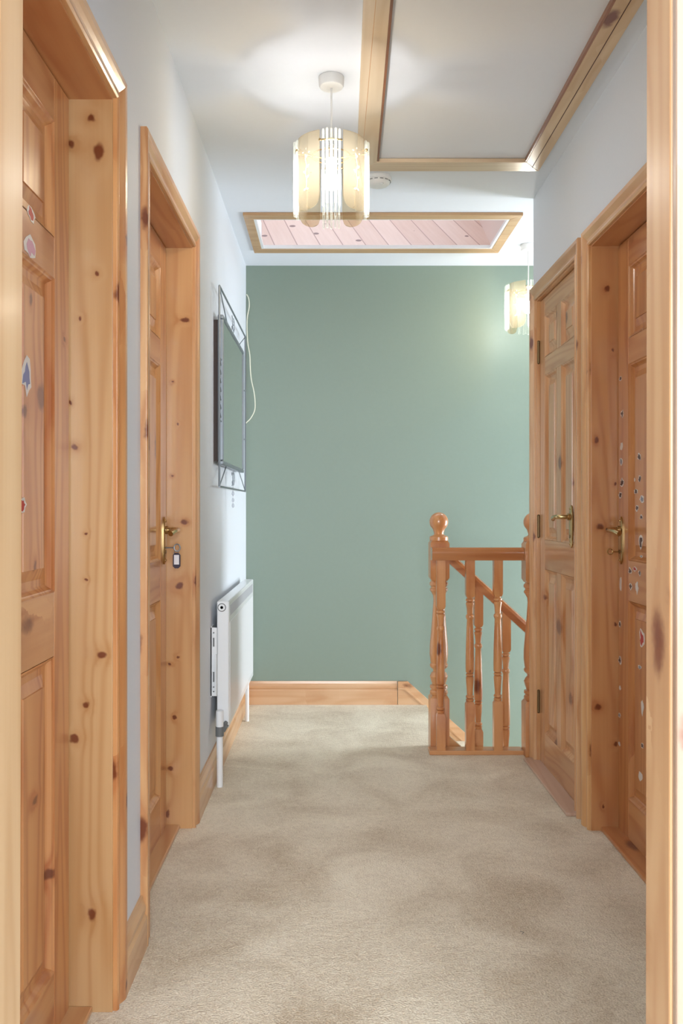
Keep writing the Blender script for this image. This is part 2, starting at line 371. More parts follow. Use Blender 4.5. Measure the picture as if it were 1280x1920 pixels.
# baseboards
def skirt_prof(h=.13, t=.018): return [(0, 0), (t, 0), (t, h*.60), (t*.62, h*.66), (t*.8, h*.72), (t*.8, h*.80), (t*.5, h*.9), (t*.35, h), (0, h)]
def skirt_y(mb, xw, sgn, y0, y1):
    pr = skirt_prof(); mb.rings([[(xw+sgn*a, y, z) for a, z in pr] for y in (y0, y1)])
def skirt_x(mb, yw, x0, x1):
    pr = skirt_prof(); mb.rings([[(x, yw-a, z) for a, z in pr] for x in (x0, x1)])
SK = pine('skirting_pine', 'Y', (222, 182, 138), (198, 146, 98), seed=51); SKX = pine('skirting_pine_far', 'X', (222, 184, 146), (200, 150, 108), seed=53, kamt=.5)
mb = MB(); skirt_y(mb, XL, 1, 1.926, 2.134); tag(mb.build('baseboard_left', SK), 'short pine skirting board between the two left doors', 'skirting board', kind='structure')
mb = MB(); skirt_y(mb, XL, 1, 2.992, YF-.0); tag(mb.build('baseboard_left_rear', SK), 'long pine skirting board running under the radiator', 'skirting board', kind='structure')
mb = MB(); skirt_x(mb, YF, XL+.018, .368); tag(mb.build('baseboard_far', SKX), 'pine skirting board along the foot of the green wall', 'skirting board', kind='structure')
mb = MB(); k = .9
def wstring(mb, y0, y1, tt):
    pts = [(.371, 0), (.371, .13*tt), (.427, .13*tt), (3.05, .13*tt-k*(3.05-.427)), (3.05, -.25-k*(3.05-.427)), (XN, -.12), (XN, 0)]
    mb.rings([[(x, y, z) for x, z in pts] for y in (y0, y1)])
wstring(mb, YF-.018, YF, 1); 
mb.rings([[(x, y, z) for x, z in [(.372, .085), (.41, .085), (3.05, .085-k*(3.05-.41)), (3.05, .095-k*(3.05-.41)), (.412, .095), (.372, .095)]] for y in (YF-.022, YF-.018)])
tag(mb.build('baseboard_stair', pine('string_pine', 'X', (222, 186, 148), (200, 152, 110), seed=55)), 'pine stair string angling down the green wall past the newel', 'stair string', kind='structure')

# ------------------------------------------------------------------ doors
ARP = [(0, 0), (0, .010), (.006, .013), (.012, .012), (.016, .008), (.024, .009), (.034, .014), (.044, .018), (.056, .019), (.060, .016), (.060, 0)]
def architrave(parent, xw, sgn, y0, y1, w=.060, mats=None, top=ZT):
    mb = MB(); g = .005
    st = [[(y0-g-u*w/.06, 0, t) for u, t in ARP], [(y0-g-u*w/.06, top+g+u*w/.06, t) for u, t in ARP], [(y1+g+u*w/.06, top+g+u*w/.06, t) for u, t in ARP], [(y1+g+u*w/.06, 0, t) for u, t in ARP]]
    for a in range(3):
        mb.rings([[(xw+sgn*t, y, z) for y, z, t in st[a]], [(xw+sgn*t, y, z) for y, z, t in st[a+1]]], m=1 if a == 1 else 0)
    return mb.build('architrave', mats or [PZ, PY], parent, bevel=.0008)
def leaf(parent, xf, sgn, y0, y1, rails, stile, mats=None, thick=.04):
    """panelled leaf, front face at xf looking towards sgn; six fielded panels"""
    mb = MB(); xb = xf-sgn*thick; m2 = stile*.92; mid = (y0+y1)/2; z0, z1 = .012, ZT-.003
    cols = [(y0+stile, mid-m2/2), (mid+m2/2, y1-stile)]
    mb.box(xf, xb, y0, y0+stile, z0, z1); mb.box(xf, xb, y1-stile, y1, z0, z1)
    e = []; zz = z0
    for a, b in rails: mb.box(xf-sgn*.0004, xb, y0+stile, y1-stile, zz, a, 1); e.append((a, b)); zz = b
    mb.box(xf-sgn*.0004, xb, y0+stile, y1-stile, zz, z1, 1)
    for a, b in e: mb.box(xf-sgn*.0004, xb, mid-m2/2, mid+m2/2, a, b)
    lf = mb.build('door_leaf', mats or [LZ, LY], parent, bevel=.0015)
    for (a, b) in e:
        for (c, d) in cols:
            pb = MB()
            steps = [(0, 0), (.003, .003), (.006, .0045), (.012, .012), (.016, .015), (.030, .015), (.052, .007), (.053, .004)]
            rs = []
            for ins, dep in steps:
                x = xf-sgn*dep; rs.append([(x, c+ins, a+ins), (x, d-ins, a+ins), (x, d-ins, b-ins), (x, c+ins, b-ins)])
            pb.rings(rs, caps=False)
            pb.face(rs[-1]); pb.box(xf-sgn*.03, xf-sgn*.034, c, d, a, b)
            pb.build('panel', mats[0] if mats else LZ, lf)
    return lf
R6 = [(.145, .794), (.927, 1.572), (1.657, 1.895)]
def lining(parent, xw, xl, sgn, y0, y1, jamb=None):
    xb = xl-sgn*.05
    for (a, b, far) in ((y0-.026, y0, 0), (y1, y1+.026, 1)):
        mb = MB(); mb.box(xw+sgn*.001, xb, a, b, 0, ZT+.026); mb.build('jamb', jamb if (far and jamb) else PZ, parent, bevel=.001)
    mb = MB(); mb.box(xw+sgn*.001, xb, y0, y1, ZT, ZT+.026); mb.build('head_jamb', pine('shaded_head_pine_%d' % random.randint(0, 999), 'Y', (206, 150, 98), (176, 110, 64), seed=y0*7), parent)  # head jamb coloured redder and darker, soffit shade put into the pine
    # black shadow gap behind the leaf edge is a real rebate strip
def kn(base, Y, lst):
    out = []
    for (x, y, rx, rz) in lst:
        p = pix(x, y, Y)-Vector(base); out.append(((p.x, p.y, p.z), (rx*Y/F, .05, rz*Y/F)))
    return out
def handle(parent, xf, sgn, yc, zc, ydir, brass=BRASS):
    """lever on a long backplate; zc = plate centre"""
    h = empty('door_handle', (0, 0, 0)); h.parent = parent
    off = parent.location.copy(); h.location = Vector((xf, yc, zc))-off
    hx = xf; mb = MB(); n = 20; hh, ww = .08, .019
    def ring(x, s):
        r = []
        for j in range(n*2):
            a = 2*math.pi*j/(n*2); cy, sz = math.cos(a), math.sin(a)
            r.append((x, yc+ww*s*abs(cy)**.8*(1 if cy > 0 else -1)*(1-.25*abs(sz)**6), zc+hh*(s*.5+.5)*abs(sz)**.75*(1 if sz > 0 else -1)))
        return r
    mb.rings([ring(hx, 1), ring(hx+sgn*.004, 1), ring(hx+sgn*.0065, .8), ring(hx+sgn*.007, .72)])
    for dz in (.066, -.066): sphere(mb, (hx+sgn*.006, yc, zc+dz), .0045, 10, 6)
    mb.lathe  # noqa
    mb.build('backplate', brass, h, smooth=True)
    zl = zc+.036; mb = MB()
    mb.cyl((hx+sgn*.004, yc, zl), (hx+sgn*.016, yc, zl), .013, 16); 
    pts = [(hx+sgn*.01, yc, zl), (hx+sgn*.035, yc, zl), (hx+sgn*.045, yc+ydir*.004, zl), (hx+sgn*.050, yc+ydir*.015, zl), (hx+sgn*.050, yc+ydir*.05, zl-.001), (hx+sgn*.048, yc+ydir*.085, zl-.004), (hx+sgn*.043, yc+ydir*.105, zl-.010)]
    mb.tube(pts, .0085, 12); mb.build('lever', brass, h, smooth=True)
    mb = MB(); mb.cyl((hx+sgn*.006, yc, zc-.038), (hx+sgn*.0085, yc, zc-.038), .006, 12); mb.build('keyhole', DBRASS, h, smooth=True)
    return h
def hinge(parent, x, y, z, h=.1):
    mb = MB(); mb.cyl((x, y, z-h/2), (x, y, z+h/2), .006, 10)
    for q in (-.5, .5): sphere(mb, (x, y, z+q*h), .0065, 10, 6)
    mb.build('hinge', DBRASS, parent, smooth=True)

STK = {'white': plain('sticker_white', srgb(216, 208, 200), .5), 'dark': plain('sticker_brown', srgb(84, 58, 50), .5), 'red': plain('sticker_red', srgb(178, 52, 46), .5),
       'pink': plain('sticker_pink', srgb(196, 140, 160), .4), 'grey': plain('sticker_grey', srgb(140, 142, 150), .5), 'blue': plain('sticker_blue', srgb(120, 124, 160), .5)}
def sticker(parent, x, Y, z, w, h, col, sgn, rim=True):
    mb = MB(); rng = random.Random(int(abs(x*1e4+Y*1e5+z*1e6))); R1 = [rng.uniform(.62, 1.15) for _ in range(12)]; R2 = [r1*rng.uniform(.45, .95) for r1 in R1]
    n = 12; ph = rng.random()*6
    def ring(dx, s):
        R = R1 if s == 1 else R2
        return [(x+sgn*dx, Y+w/2*R[j]*math.cos(2*math.pi*j/n), z+h/2*R[j]*math.sin(2*math.pi*j/n)) for j in range(n)]
    mb.rings([ring(.0001, 1), ring(.0006, 1)], 0)
    mb.rings([ring(.0006, .68), ring(.0009, .68)], 1)
    return mb.build('sticker', [STK['white'] if rim else STK[col], STK[col]], parent)

# door 1 : nearest on the left
def jambmat(name, base, Y, lst, **k): return pine(name, 'Z', knots=kn(base, Y, lst), **k)
B1 = ((XL+-.57)/2, (D1[0]+D1[1])/2, 0)
d1 = tag(empty('door_1', B1), 'nearest pine door on the left with torn stickers on its panels', 'door', kind='structure')
J1 = jambmat('knotty_jamb_near_left', B1, 1.86, [(184, 284, 11, 17), (171, 222, 8, 7), (183, 513, 6, 5), (149, 597, 3.5, 4), (141, 838, 7, 7), (162, 1000, 3, 3), (161, 1086, 3, 3), (190, 1228, 9, 8), (161, 1321, 6, 6), (139, 1384, 9, 8), (172, 1716, 8, 13), (134, 270, 6, 7), (131, 755, 3, 4)], light=(202, 163, 117), dark=(176, 128, 80))
lining(d1, XL, -.57, 1, *D1, jamb=J1)
architrave(d1, XL, 1, *D1, mats=[pine('arch_pine_a', 'Z', (214, 160, 104), (180, 116, 68), seed=61, kscale=7), PY])
K1 = []
for (x, y, rx, rz) in [(72, 745, 8, 26), (60, 1061, 3, 10), (52, 560, 3, 12), (112, 637, 2, 4), (41, 770, 4, 14), (90, 1640, 4, 10), (60, 1500, 5, 8)]:
    Y = .58*F/(621-x); K1.append(((-.58-B1[0], Y-B1[1], CAMZ-(y-952)*Y/F), (.06, rx*Y*Y/(.58*F), rz*Y/F)))
l1 = leaf(d1, -.57, 1, D1[0]+.002, D1[1]-.006, R6, .096, mats=[pine('door1_pine_upright', 'Z', (214, 156, 100), (170, 98, 52), seed=58, ringf=34, knots=K1), LY])
mb = MB(); mb.box(-.62, -.52, D1[0], D1[1], 0, .014); mb.build('threshold', PY, d1, bevel=.003)
for (x, y, w, h, c) in [(51, 401, .050, .030, 'red'), (49, 463, .060, .050, 'pink'), (46, 705, .055, .07, 'blue'), (38, 946, .04, .03, 'red')]:
    Y = .5775*F/(621-x); sticker(l1, -.5738 if y > 600 else -.5702, Y, CAMZ-(y-952)*Y/F, w, h, c, 1)

# door 2 : further on the left
B2 = ((XL-.565)/2, (D2[0]+D2[1])/2, 0)
d2 = tag(empty('door_2', B2), 'further pine door on the left with key and tag in its lock', 'door', kind='structure')
J2 = jambmat('knotty_jamb_far_left', B2, 2.925, [(346, 600, 9, 4), (333, 796, 2.5, 2.5), (323, 717, 2, 2), (323, 892, 2, 2), (345, 979, 8, 4), (336, 1098, 8, 7), (334, 1232, 2.5, 2.5), (327, 1345, 4, 4), (319, 1441, 5, 5), (315, 1526, 4, 7), (318, 1245, 2.5, 2)], light=(210, 165, 115), dark=(184, 128, 78))
lining(d2, XL, -.565, 1, *D2, jamb=J2); architrave(d2, XL, 1, *D2, mats=[pine('arch_pine_b', 'Z', (216, 170, 120), (184, 126, 80), seed=62, kscale=7), PY])
l2 = leaf(d2, -.565, 1, D2[0]+.002, D2[1]-.006, R6, .096, mats=[pine('door2_pine_upright', 'Z', (214, 162, 108), (184, 122, 70), seed=64, ringf=32), LY])
mb = MB(); mb.box(-.62, -.518, D2[0], D2[1], 0, .014); mb.build('threshold', PY, d2, bevel=.003)
h2 = handle(d2, -.565, 1, 2.878, .989, -1)

# door 3 : right, with stickers
B3 = ((XR+.975)/2, (D3[0]+D3[1])/2, 0)
d3 = tag(empty('door_3', B3), 'nearest pine door on the right, dotted with torn stickers', 'door', kind='structure')
J3 = jambmat('knotty_jamb_right', B3, 2.905, [(1138, 541, 5, 6), (1149, 656, 3, 4), (1124, 988, 7, 6), (1121, 1326, 7, 6), (1153, 907, 2.5, 3), (1153, 1395, 4, 5), (1130, 1512, 2, 3), (1118, 825, 4, 6), (1153, 1170, 2, 3)], light=(206, 152, 100), dark=(176, 114, 68))
lining(d3, XR, .975, -1, *D3, jamb=J3)
architrave(d3, XR, -1, *D3, mats=[pine('arch_pine_c', 'Z', (222, 176, 122), (196, 140, 88), seed=66, kscale=7), pine('arch_pine_d', 'Y', (218, 174, 122), (190, 136, 86), seed=67)])
LZ3 = pine('door3_pine_upright', 'Z', (204, 146, 90), (170, 102, 54), seed=68, ringf=32)
l3 = leaf(d3, .975, -1, D3[0]+.002, D3[1]-.006, R6, .096, mats=[LZ3, LY])
mb = MB(); mb.box(.917, 1.03, D3[0], D3[1], 0, .014); mb.build('threshold', pine('threshold_pine', 'Y', (206, 146, 92), (176, 110, 62), seed=69), d3, bevel=.003)
handle(d3, .975, -1, 2.868, .99, -1)
ST3 = [(1163, 710, 5, 13, 'dark'), (1166, 776, 6, 20, 'dark'), (1165, 838, 5, 22, 'white'), (1164, 866, 6, 20, 'grey'), (1166, 905, 8, 22, 'dark'), (1163, 928, 7, 18, 'dark'),
       (1163, 1095, 5, 34, 'white'), (1162, 1170, 5, 16, 'dark'), (1162, 1238, 6, 22, 'dark'), (1162, 1290, 4, 12, 'white'), (1161, 1340, 5, 14, 'grey'), (1161, 1395, 4, 10, 'white'),
       (1204, 640, 7, 56, 'red'), (1198, 856, 8, 20, 'dark'), (1189, 900, 4, 10, 'white'), (1199, 898, 5, 18, 'dark'), (1192, 922, 8, 12, 'dark'), (1203, 936, 9, 20, 'grey'), (1194, 953, 6, 15, 'dark'),
       (1202, 969, 6, 14, 'dark'), (1201, 1014, 8, 38, 'dark'), (1202, 1043, 5, 8, 'grey'), (1181, 1070, 7, 18, 'dark'), (1190, 1067, 8, 12, 'red'), (1199, 1075, 5, 14, 'dark'),
       (1182, 1100, 7, 18, 'dark'), (1194, 1102, 6, 32, 'white'), (1203, 1196, 10, 44, 'red'), (1199, 1251, 7, 12, 'grey'), (1204, 1325, 6, 40, 'white'), (1204, 1398, 5, 14, 'dark'), (1200, 1455, 8, 26, 'white')]
for (x, y, w, h, c) in ST3:
    onpanel = x > 1185 and not (1052 < y < 1135)
    X = .979 if onpanel else .9752
    Y = X*F/(x-621); pw = w/(X*F/Y/Y)
    if onpanel and Y > 2.755: X = .9895; Y = X*F/(x-621)
    sticker(l3, X, Y, CAMZ-(y-952)*Y/F, pw, h*Y/F*.8, c, -1)

# door 4 : far right cupboard
B4 = (XR, (D4[0]+D4[1])/2, 0)
d4 = tag(empty('door_4', B4), 'narrow pine cupboard door beside the stair balustrade', 'door', kind='structure')
mb = MB(); mb.box(XR-.001, .98, D4[0]-.026, D4[0], 0, ZT+.026); mb.build('jamb', PZ, d4)
mb = MB(); mb.box(XR-.001, .98, D4[1], D4[1]+.026, 0, ZT+.026); mb.build('jamb', PZ, d4)
mb = MB(); mb.box(XR-.001, .98, D4[0], D4[1], ZT, ZT+.026); mb.build('head_jamb', PY, d4)
architrave(d4, XR, -1, *D4, mats=[pine('arch_pine_e', 'Z', (220, 178, 134), (196, 142, 96), seed=71, kscale=7), pine('arch_pine_f', 'Y', (204, 156, 112), (178, 124, 80), seed=72)])
def kside(base, X, lst):
    out = []
    for (x, y, rx, rz) in lst:
        Y = X*F/(x-621); p = Vector((X, Y, CAMZ-(y-952)*Y/F))-Vector(base); out.append(((p.x, p.y, p.z), (.06, rx*Y*Y/(abs(X)*F), rz*Y/F)))
    return out
LZ4 = pine('door4_pine_upright', 'Z', (212, 168, 124), (176, 118, 72), seed=73, ringf=34, knots=kside(B4, .9, [(1047, 1175, 5, 15), (1030, 1400, 3, 16), (1041, 1390, 4, 12), (1049, 868, 3, 14), (1059, 595, 3, 11), (1042, 590, 2, 9), (1067, 1310, 3, 12), (1020, 1120, 2, 5), (1072, 905, 2, 8)]))
l4 = leaf(d4, .9, -1, D4[0]+.002, D4[1]-.003, [(.15, .84), (.965, 1.66), (1.735, 1.91)], .075, mats=[LZ4, pine('door4_pine_rail', 'Y', (206, 160, 116), (172, 116, 72), seed=75, ringf=40)])
mb = MB(); mb.box(.836, .96, D4[0]-.04, 3.72, 0, .012); mb.build('threshold', pine('worn_threshold_pine', 'Y', (206, 176, 156), (186, 150, 126), seed=77), d4, bevel=.003)
handle(d4, .9, -1, 3.195, 1.03, 1)
for z in (1.77, 1.02, .265): hinge(d4, .893, 3.681, z, .09)

# doorway the picture is taken from
wd = tag(empty('door_5', (0, 1.0, 0)), 'pale pine door frame at the edges of the picture', 'door frame', kind='structure')
mb = MB()
mb.hexa([(-.41, .969, 0), (-.3815, .969, 0), (-.3815, 1.045, 0), (-.41, 1.045, 0), (-.41, .969, 2.03), (-.3755, .969, 2.03), (-.3755, 1.045, 2.03), (-.41, 1.045, 2.03)])
mb.build('jamb', PALE_Z, wd, bevel=.003)
mb = MB(); mb.hexa([(.3835, .969, 0), (.41, .969, 0), (.41, 1.045, 0), (.3835, 1.045, 0), (.3855, .969, 2.03), (.41, .969, 2.03), (.41, 1.045, 2.03), (.3855, 1.045, 2.03)])
mb.build('jamb', pine('pale_jamb_right', 'Z', (202, 164, 122), (176, 130, 88), seed=81, rough=.38, coat=.25, kamt=.5), wd, bevel=.003)
mb = MB(); mb.box(-.38, .38, .969, 1.045, 2.0, 2.03); mb.build('head_jamb', PX, wd)
for s in (-1, 1):
    mb = MB(); mb.box(s*.3865, s*.46, .955, .969, 0, 2.08); mb.build('architrave', pine('pale_face_%s' % ('l' if s < 0 else 'r'), 'Z', (172, 148, 130), (154, 126, 104), seed=83+s, kamt=.5, rough=.35), wd, bevel=.003)

# ------------------------------------------------------------------ stairs
stc = tag(empty('staircase', (XN, 4.3, 0)), 'beige carpeted staircase dropping away to the right behind the balustrade', 'staircase')
for i in range(1, 12):
    x0 = XN+.222*(i-1); z = -.2*i
    mb = MB(); mb.box(x0-.02, x0+.222, 3.915, YF-.018, z-.03, z); mb.build('tread', CARPET, stc, bevel=.008)
    mb = MB(); mb.box(x0, x0+.02, 3.915, YF-.018, z, z+.17); mb.build('riser', CARPET, stc)
mb = MB()
pts = [(.536, -.25), (.536, .06), (.5365, .06), (3.0, .06-.9*2.465), (3.0, -.28-.9*2.465)]
mb.rings([[(x, y, z) for x, z in pts] for y in (3.885, 3.915)]); mb.build('side_string', PX, stc)

NEW = pine('newel_pine', 'Z', (212, 154, 100), (180, 112, 64), seed=91, kamt=.7, kscale=6); BAL = pine('baluster_pine', 'Z', (214, 158, 104), (184, 116, 68), seed=93, kamt=.25, kscale=6)
RAIL = pine('handrail_pine', 'X', (192, 132, 84), (158, 92, 50), seed=95, kamt=.9, rough=.22, coat=.6)
def sqring(cx, cy, h, z): return [(cx-h, cy-h, z), (cx+h, cy-h, z), (cx+h, cy+h, z), (cx-h, cy+h, z)]
def sqblock(mb, cx, cy, h, z0, z1, ch=.012):
    mb.rings([sqring(cx, cy, h*.72 if ch else h, z0), sqring(cx, cy, h, z0+ch), sqring(cx, cy, h, z1-ch), sqring(cx, cy, h*.72 if ch else h, z1)])
def newel(parent, cx, cy):
    mb = MB(); h = .043
    mb.rings([sqring(cx, cy, h, 0), sqring(cx, cy, h, .232), sqring(cx, cy, h*.8, .245)])
    mb.rings([sqring(cx, cy, h*.8, .768), sqring(cx, cy, h, .782), sqring(cx, cy, h, .938), sqring(cx, cy, h*.82, .951)])
    prof = [(.24, .034), (.25, .041), (.262, .041), (.267, .036), (.272, .036), (.277, .041), (.288, .040), (.292, .030), (.31, .036), (.33, .041), (.345, .034), (.352, .026), (.362, .028), (.37, .038), (.376, .041), (.384, .041), (.39, .036), (.396, .038), (.43, .042), (.47, .0415), (.52, .037), (.60, .030), (.68, .025), (.70, .027), (.716, .036), (.722, .041), (.730, .041), (.735, .036), (.742, .037), (.747, .042), (.757, .042), (.765, .036), (.77, .034)]
    mb.lathe(cx, cy, prof, 28)
    n = mb.build('newel_post', NEW, parent, smooth=True)
    mb = MB(); mb.lathe(cx, cy, [(.949, .038), (.951, .0425), (.966, .0425), (.970, .038), (.974, .027), (.979, .022), (.986, .0225)]+[(1.036-.043*math.cos(a), .043*math.sin(a)) for a in [.72+i*(math.pi-.72)/12 for i in range(12)]]+[(1.0789, .002)], 28)
    mb.build('ball_finial', NEW, n, smooth=True)
def baluster(parent, cx, cy, zb, zt, dz=0.0, slope=0):
    mb = MB(); h = .0195
    a = .235+dz+max(0, 0); b = .70+dz
    if slope:
        mb.rings([[(x, y, zb-slope*(x-cx)) for x, y, _ in sqring(cx, cy, h, 0)], sqring(cx, cy, h, a-.012), sqring(cx, cy, h*.75, a)])
        mb.rings([sqring(cx, cy, h*.75, b), sqring(cx, cy, h, b+.012), [(x, y, zt-slope*(x-cx)) for x, y, _ in sqring(cx, cy, h, 0)]])
    else:
        mb.rings([sqring(cx, cy, h, zb), sqring(cx, cy, h, a-.012), sqring(cx, cy, h*.75, a)])
        mb.rings([sqring(cx, cy, h*.75, b), sqring(cx, cy, h, b+.012), sqring(cx, cy, h, zt)])
    P = [(.233, .014), (.240, .018), (.246, .018), (.249, .012), (.253, .018), (.260, .018), (.264, .013), (.29, .0145), (.33, .0175), (.345, .018), (.348, .0125), (.352, .018), (.358, .018), (.361, .0125), (.366, .0185), (.40, .0195), (.47, .0185), (.56, .0155), (.60, .0135), (.606, .017), (.613, .0185), (.62, .017), (.625, .013), (.65, .0145), (.665, .017), (.670, .0185), (.676, .0185), (.68, .0125), (.684, .0185), (.691, .0185), (.696, .0125), (.702, .014)]
    mb.lathe(cx, cy, [(z+dz, r) for z, r in P], 20)
    return mb.build('baluster', BAL, parent, smooth=True)
bal = tag(empty('landing_balustrade', (.69, 3.82, 0)), 'orange pine balustrade with level handrail and ball-topped newels guarding the stairwell', 'balustrade')
newel(bal, .492, 3.908); newel(bal, .897, 3.793)
mb = MB(); pr = [(3.783, .866), (3.781, .884), (3.776, .896), (3.778, .912), (3.788, .923), (3.83, .923), (3.843, .912), (3.845, .896), (3.84, .884), (3.838, .866)]
mb.rings([[(x, y, z) for y, z in pr] for x in (.447, .853)]); mb.build('handrail', RAIL, bal, smooth=True)
mb = MB(); mb.box(.436, .856, 3.792, 3.862, 0, .02); mb.build('base_rail', pine('base_rail_pine', 'X', (214, 160, 108), (186, 124, 76), seed=97), bal, bevel=.003)
for cx, dz in ((.488, -.052), (.6185, .0), (.743, .004)): baluster(bal, cx, 3.812, .02, .868, dz)
rk = tag(empty('stair_handrail', (.535, 3.9, 0)), 'sloping pine handrail with balusters descending behind the level handrail', 'stair railing')
def ztop(x): return .905-.91*(x-.535)
mb = MB(); sec = [(-.028, 0), (-.03, .02), (-.034, .034), (-.028, .05), (-.015, .058), (.015, .058), (.028, .05), (.034, .034), (.03, .02), (.028, 0)]
mb.rings([[(x, 3.9+a, ztop(x)-.058+b) for a, b in sec] for x in (.535, 2.2)]); mb.build('handrail', RAIL, rk, smooth=True)
for i, cx in enumerate((.671, .797, .923, 1.05)):
    d = -.91*(cx-.535)-.02
    baluster(rk, cx, 3.9, .06-.9*(cx-.535), ztop(cx)-.055, d, .91)

# ------------------------------------------------------------------ pendant lamps
def pendant():
    X, Y = 0.0, 2.69; r = .112
    root = empty('pendant_lamp', (X, Y, ZC))
    mb = MB(); mb.lathe(X, Y, [(ZC, .030), (ZC-.001, .040), (ZC-.026, .039), (ZC-.031, .036), (ZC-.033, .03), (ZC-.034, .006)], 32); mb.build('ceiling_rose', PLASTIC, root, smooth=True)
    mb = MB(); mb.tube([(X, Y, ZC-.03), (X+.0005, Y, 2.35), (X, Y, 2.235)], .0032, 8); mb.build('cord', PLASTIC, root, smooth=True)
    mb = MB(); mb.lathe(X, Y, [(2.245, .006), (2.24, .012), (2.215, .0155), (2.205, .019), (2.198, .019), (2.195, .016), (2.165, .0155), (2.160, .012)], 24); mb.build('lamp_holder', SOCKET, root, smooth=True)
    mb = MB(); mb.lathe(X, Y, [(2.160, .0125), (2.155, .013), (2.148, .018), (2.138, .0245), (2.128, .026), (2.118, .0245), (2.108, .018), (2.103, .008), (2.102, .001)], 24); mb.build('bulb', BULBM, root, smooth=True)
    mb = MB(); zr = 2.214
    for a0 in range(0, 360, 90):
        a = math.radians(a0); mb.tube([(X+.018*math.sin(a), Y-.018*math.cos(a), 2.2), (X+.06*math.sin(a), Y-.06*math.cos(a), 2.208), (X+r*math.sin(a), Y-r*math.cos(a), zr)], .0022, 6)
        mb.tube([(X+r*math.sin(a+t), Y-r*math.cos(a+t), zr) for t in [math.radians(-17+34*i/8) for i in range(9)]], .0028, 6)
        sphere(mb, (X+(r+.003)*math.sin(a-.31), Y-(r+.003)*math.cos(a-.31), zr), .004, 8, 6)
    mb.tube([(X+.06*math.sin(t), Y-.06*math.cos(t), 2.208) for t in [math.radians(10*i) for i in range(37)]], .002, 6)
    mb.build('brass_frame', BRASS, root, smooth=True)
    for a0 in range(0, 360, 90):
        for i in range(5):
            a = math.radians(a0-13+6.5*i); rr = r+(.004 if i % 2 else -.002)
            zb = 2.014+(.006 if i % 2 else 0)
            mb = MB(); x, y = X+rr*math.sin(a), Y-rr*math.cos(a)
            mb.lathe(x, y, [(zb, .0015), (zb+.002, .0042), (2.244, .0042), (2.247, .002)], 10); mb.build('glass_rod', ROD, root, smooth=True)
    for a0 in range(45, 360, 90):
        n = 14; th = .003; A0 = math.radians(a0-25.5); A1 = math.radians(a0+25.5); rp = r-.006; rows = 8
        def pt(i, k, rr):
            u = i/n; a = A0+(A1-A0)*u; q = abs(2*u-1)
            zb = 2.012+.034*(1-math.sqrt(max(0, 1-q**2.6)))
            ztp = 2.247
            z = zb+(ztp-zb)*k/rows
            return (X+rr*math.sin(a), Y-rr*math.cos(a), z)
        mb = MB()
        mb.rings([[pt(i, 0, rp) for i in range(n+1)]+[pt(i, 0, rp+th) for i in reversed(range(n+1))], [pt(i, rows, rp) for i in range(n+1)]+[pt(i, rows, rp+th) for i in reversed(range(n+1))]])
        gp = mb.build('glass_panel', SMOKE, root, smooth=True)
        mb = MB(); ac = math.radians(a0)
        def fp(du, z): a = ac+du/rp; return (X+(rp+th+.0008)*math.sin(a), Y-(rp+th+.0008)*math.cos(a), z)
        mb.tube([fp(.0, 2.075), fp(.003, 2.10), fp(-.002, 2.125), fp(.002, 2.15), fp(-.004, 2.172)], .0010, 5)
        for (du, z, ang, ln) in [(.0, 2.172, 110, .014), (-.002, 2.17, 60, .012), (.0, 2.14, 35, .016), (.0, 2.125, 145, .015), (.002, 2.108, 40, .013), (0, 2.078, 200, .012), (0, 2.078, -20, .012), (.008, 2.185, 20, .008), (-.010, 2.19, 160, .008), (0, 2.196, 90, .008)]:
            ca, sa = math.cos(math.radians(ang)), math.sin(math.radians(ang)); w = ln*.26
            mb.face([fp(du, z), fp(du+ca*ln*.5-sa*w, z+sa*ln*.5+ca*w), fp(du+ca*ln, z+sa*ln), fp(du+ca*ln*.5+sa*w, z+sa*ln*.5-ca*w)])
        mb.build('etched_flower', ETCH, gp)
    return root
p1 = pendant(); tag(p1, 'large nearer pendant lamp of glass rods and smoked panels, beside the loft hatch', 'pendant lamp', 'glass pendant lamps')
p2 = copy_tree(p1); p2.location = (1.015, 4.40, ZC); p2['label'] = 'smaller-looking further pendant lamp half hidden by the right wall over the stairs'

# smoke alarm
sm = tag(empty('smoke_alarm', (.192, 3.50, ZC)), 'round white smoke alarm on the ceiling behind the pendant lamp', 'smoke alarm')
mb = MB(); mb.lathe(.192, 3.50, [(ZC, .052), (ZC-.010, .055), (ZC-.016, .054), (ZC-.018, .050), (ZC-.026, .048), (ZC-.034, .040), (ZC-.037, .030), (ZC-.038, .002)], 40); mb.build('casing', PLASTIC, sm, smooth=True)
for j in range(14):
    a = 2*math.pi*j/14; mb = MB()
    mb.tube([(.192+.0505*math.cos(a+t), 3.50+.0505*math.sin(a+t), ZC-.022) for t in (-.14, 0, .14)], .0016, 5); mb.build('vent_slot', GREY, sm)
mb = MB(); mb.lathe(.205, 3.47, [(ZC-.040, .001), (ZC-.0395, .007), (ZC-.036, .008)], 16); mb.build('test_button', GLOSSW, sm, smooth=True)

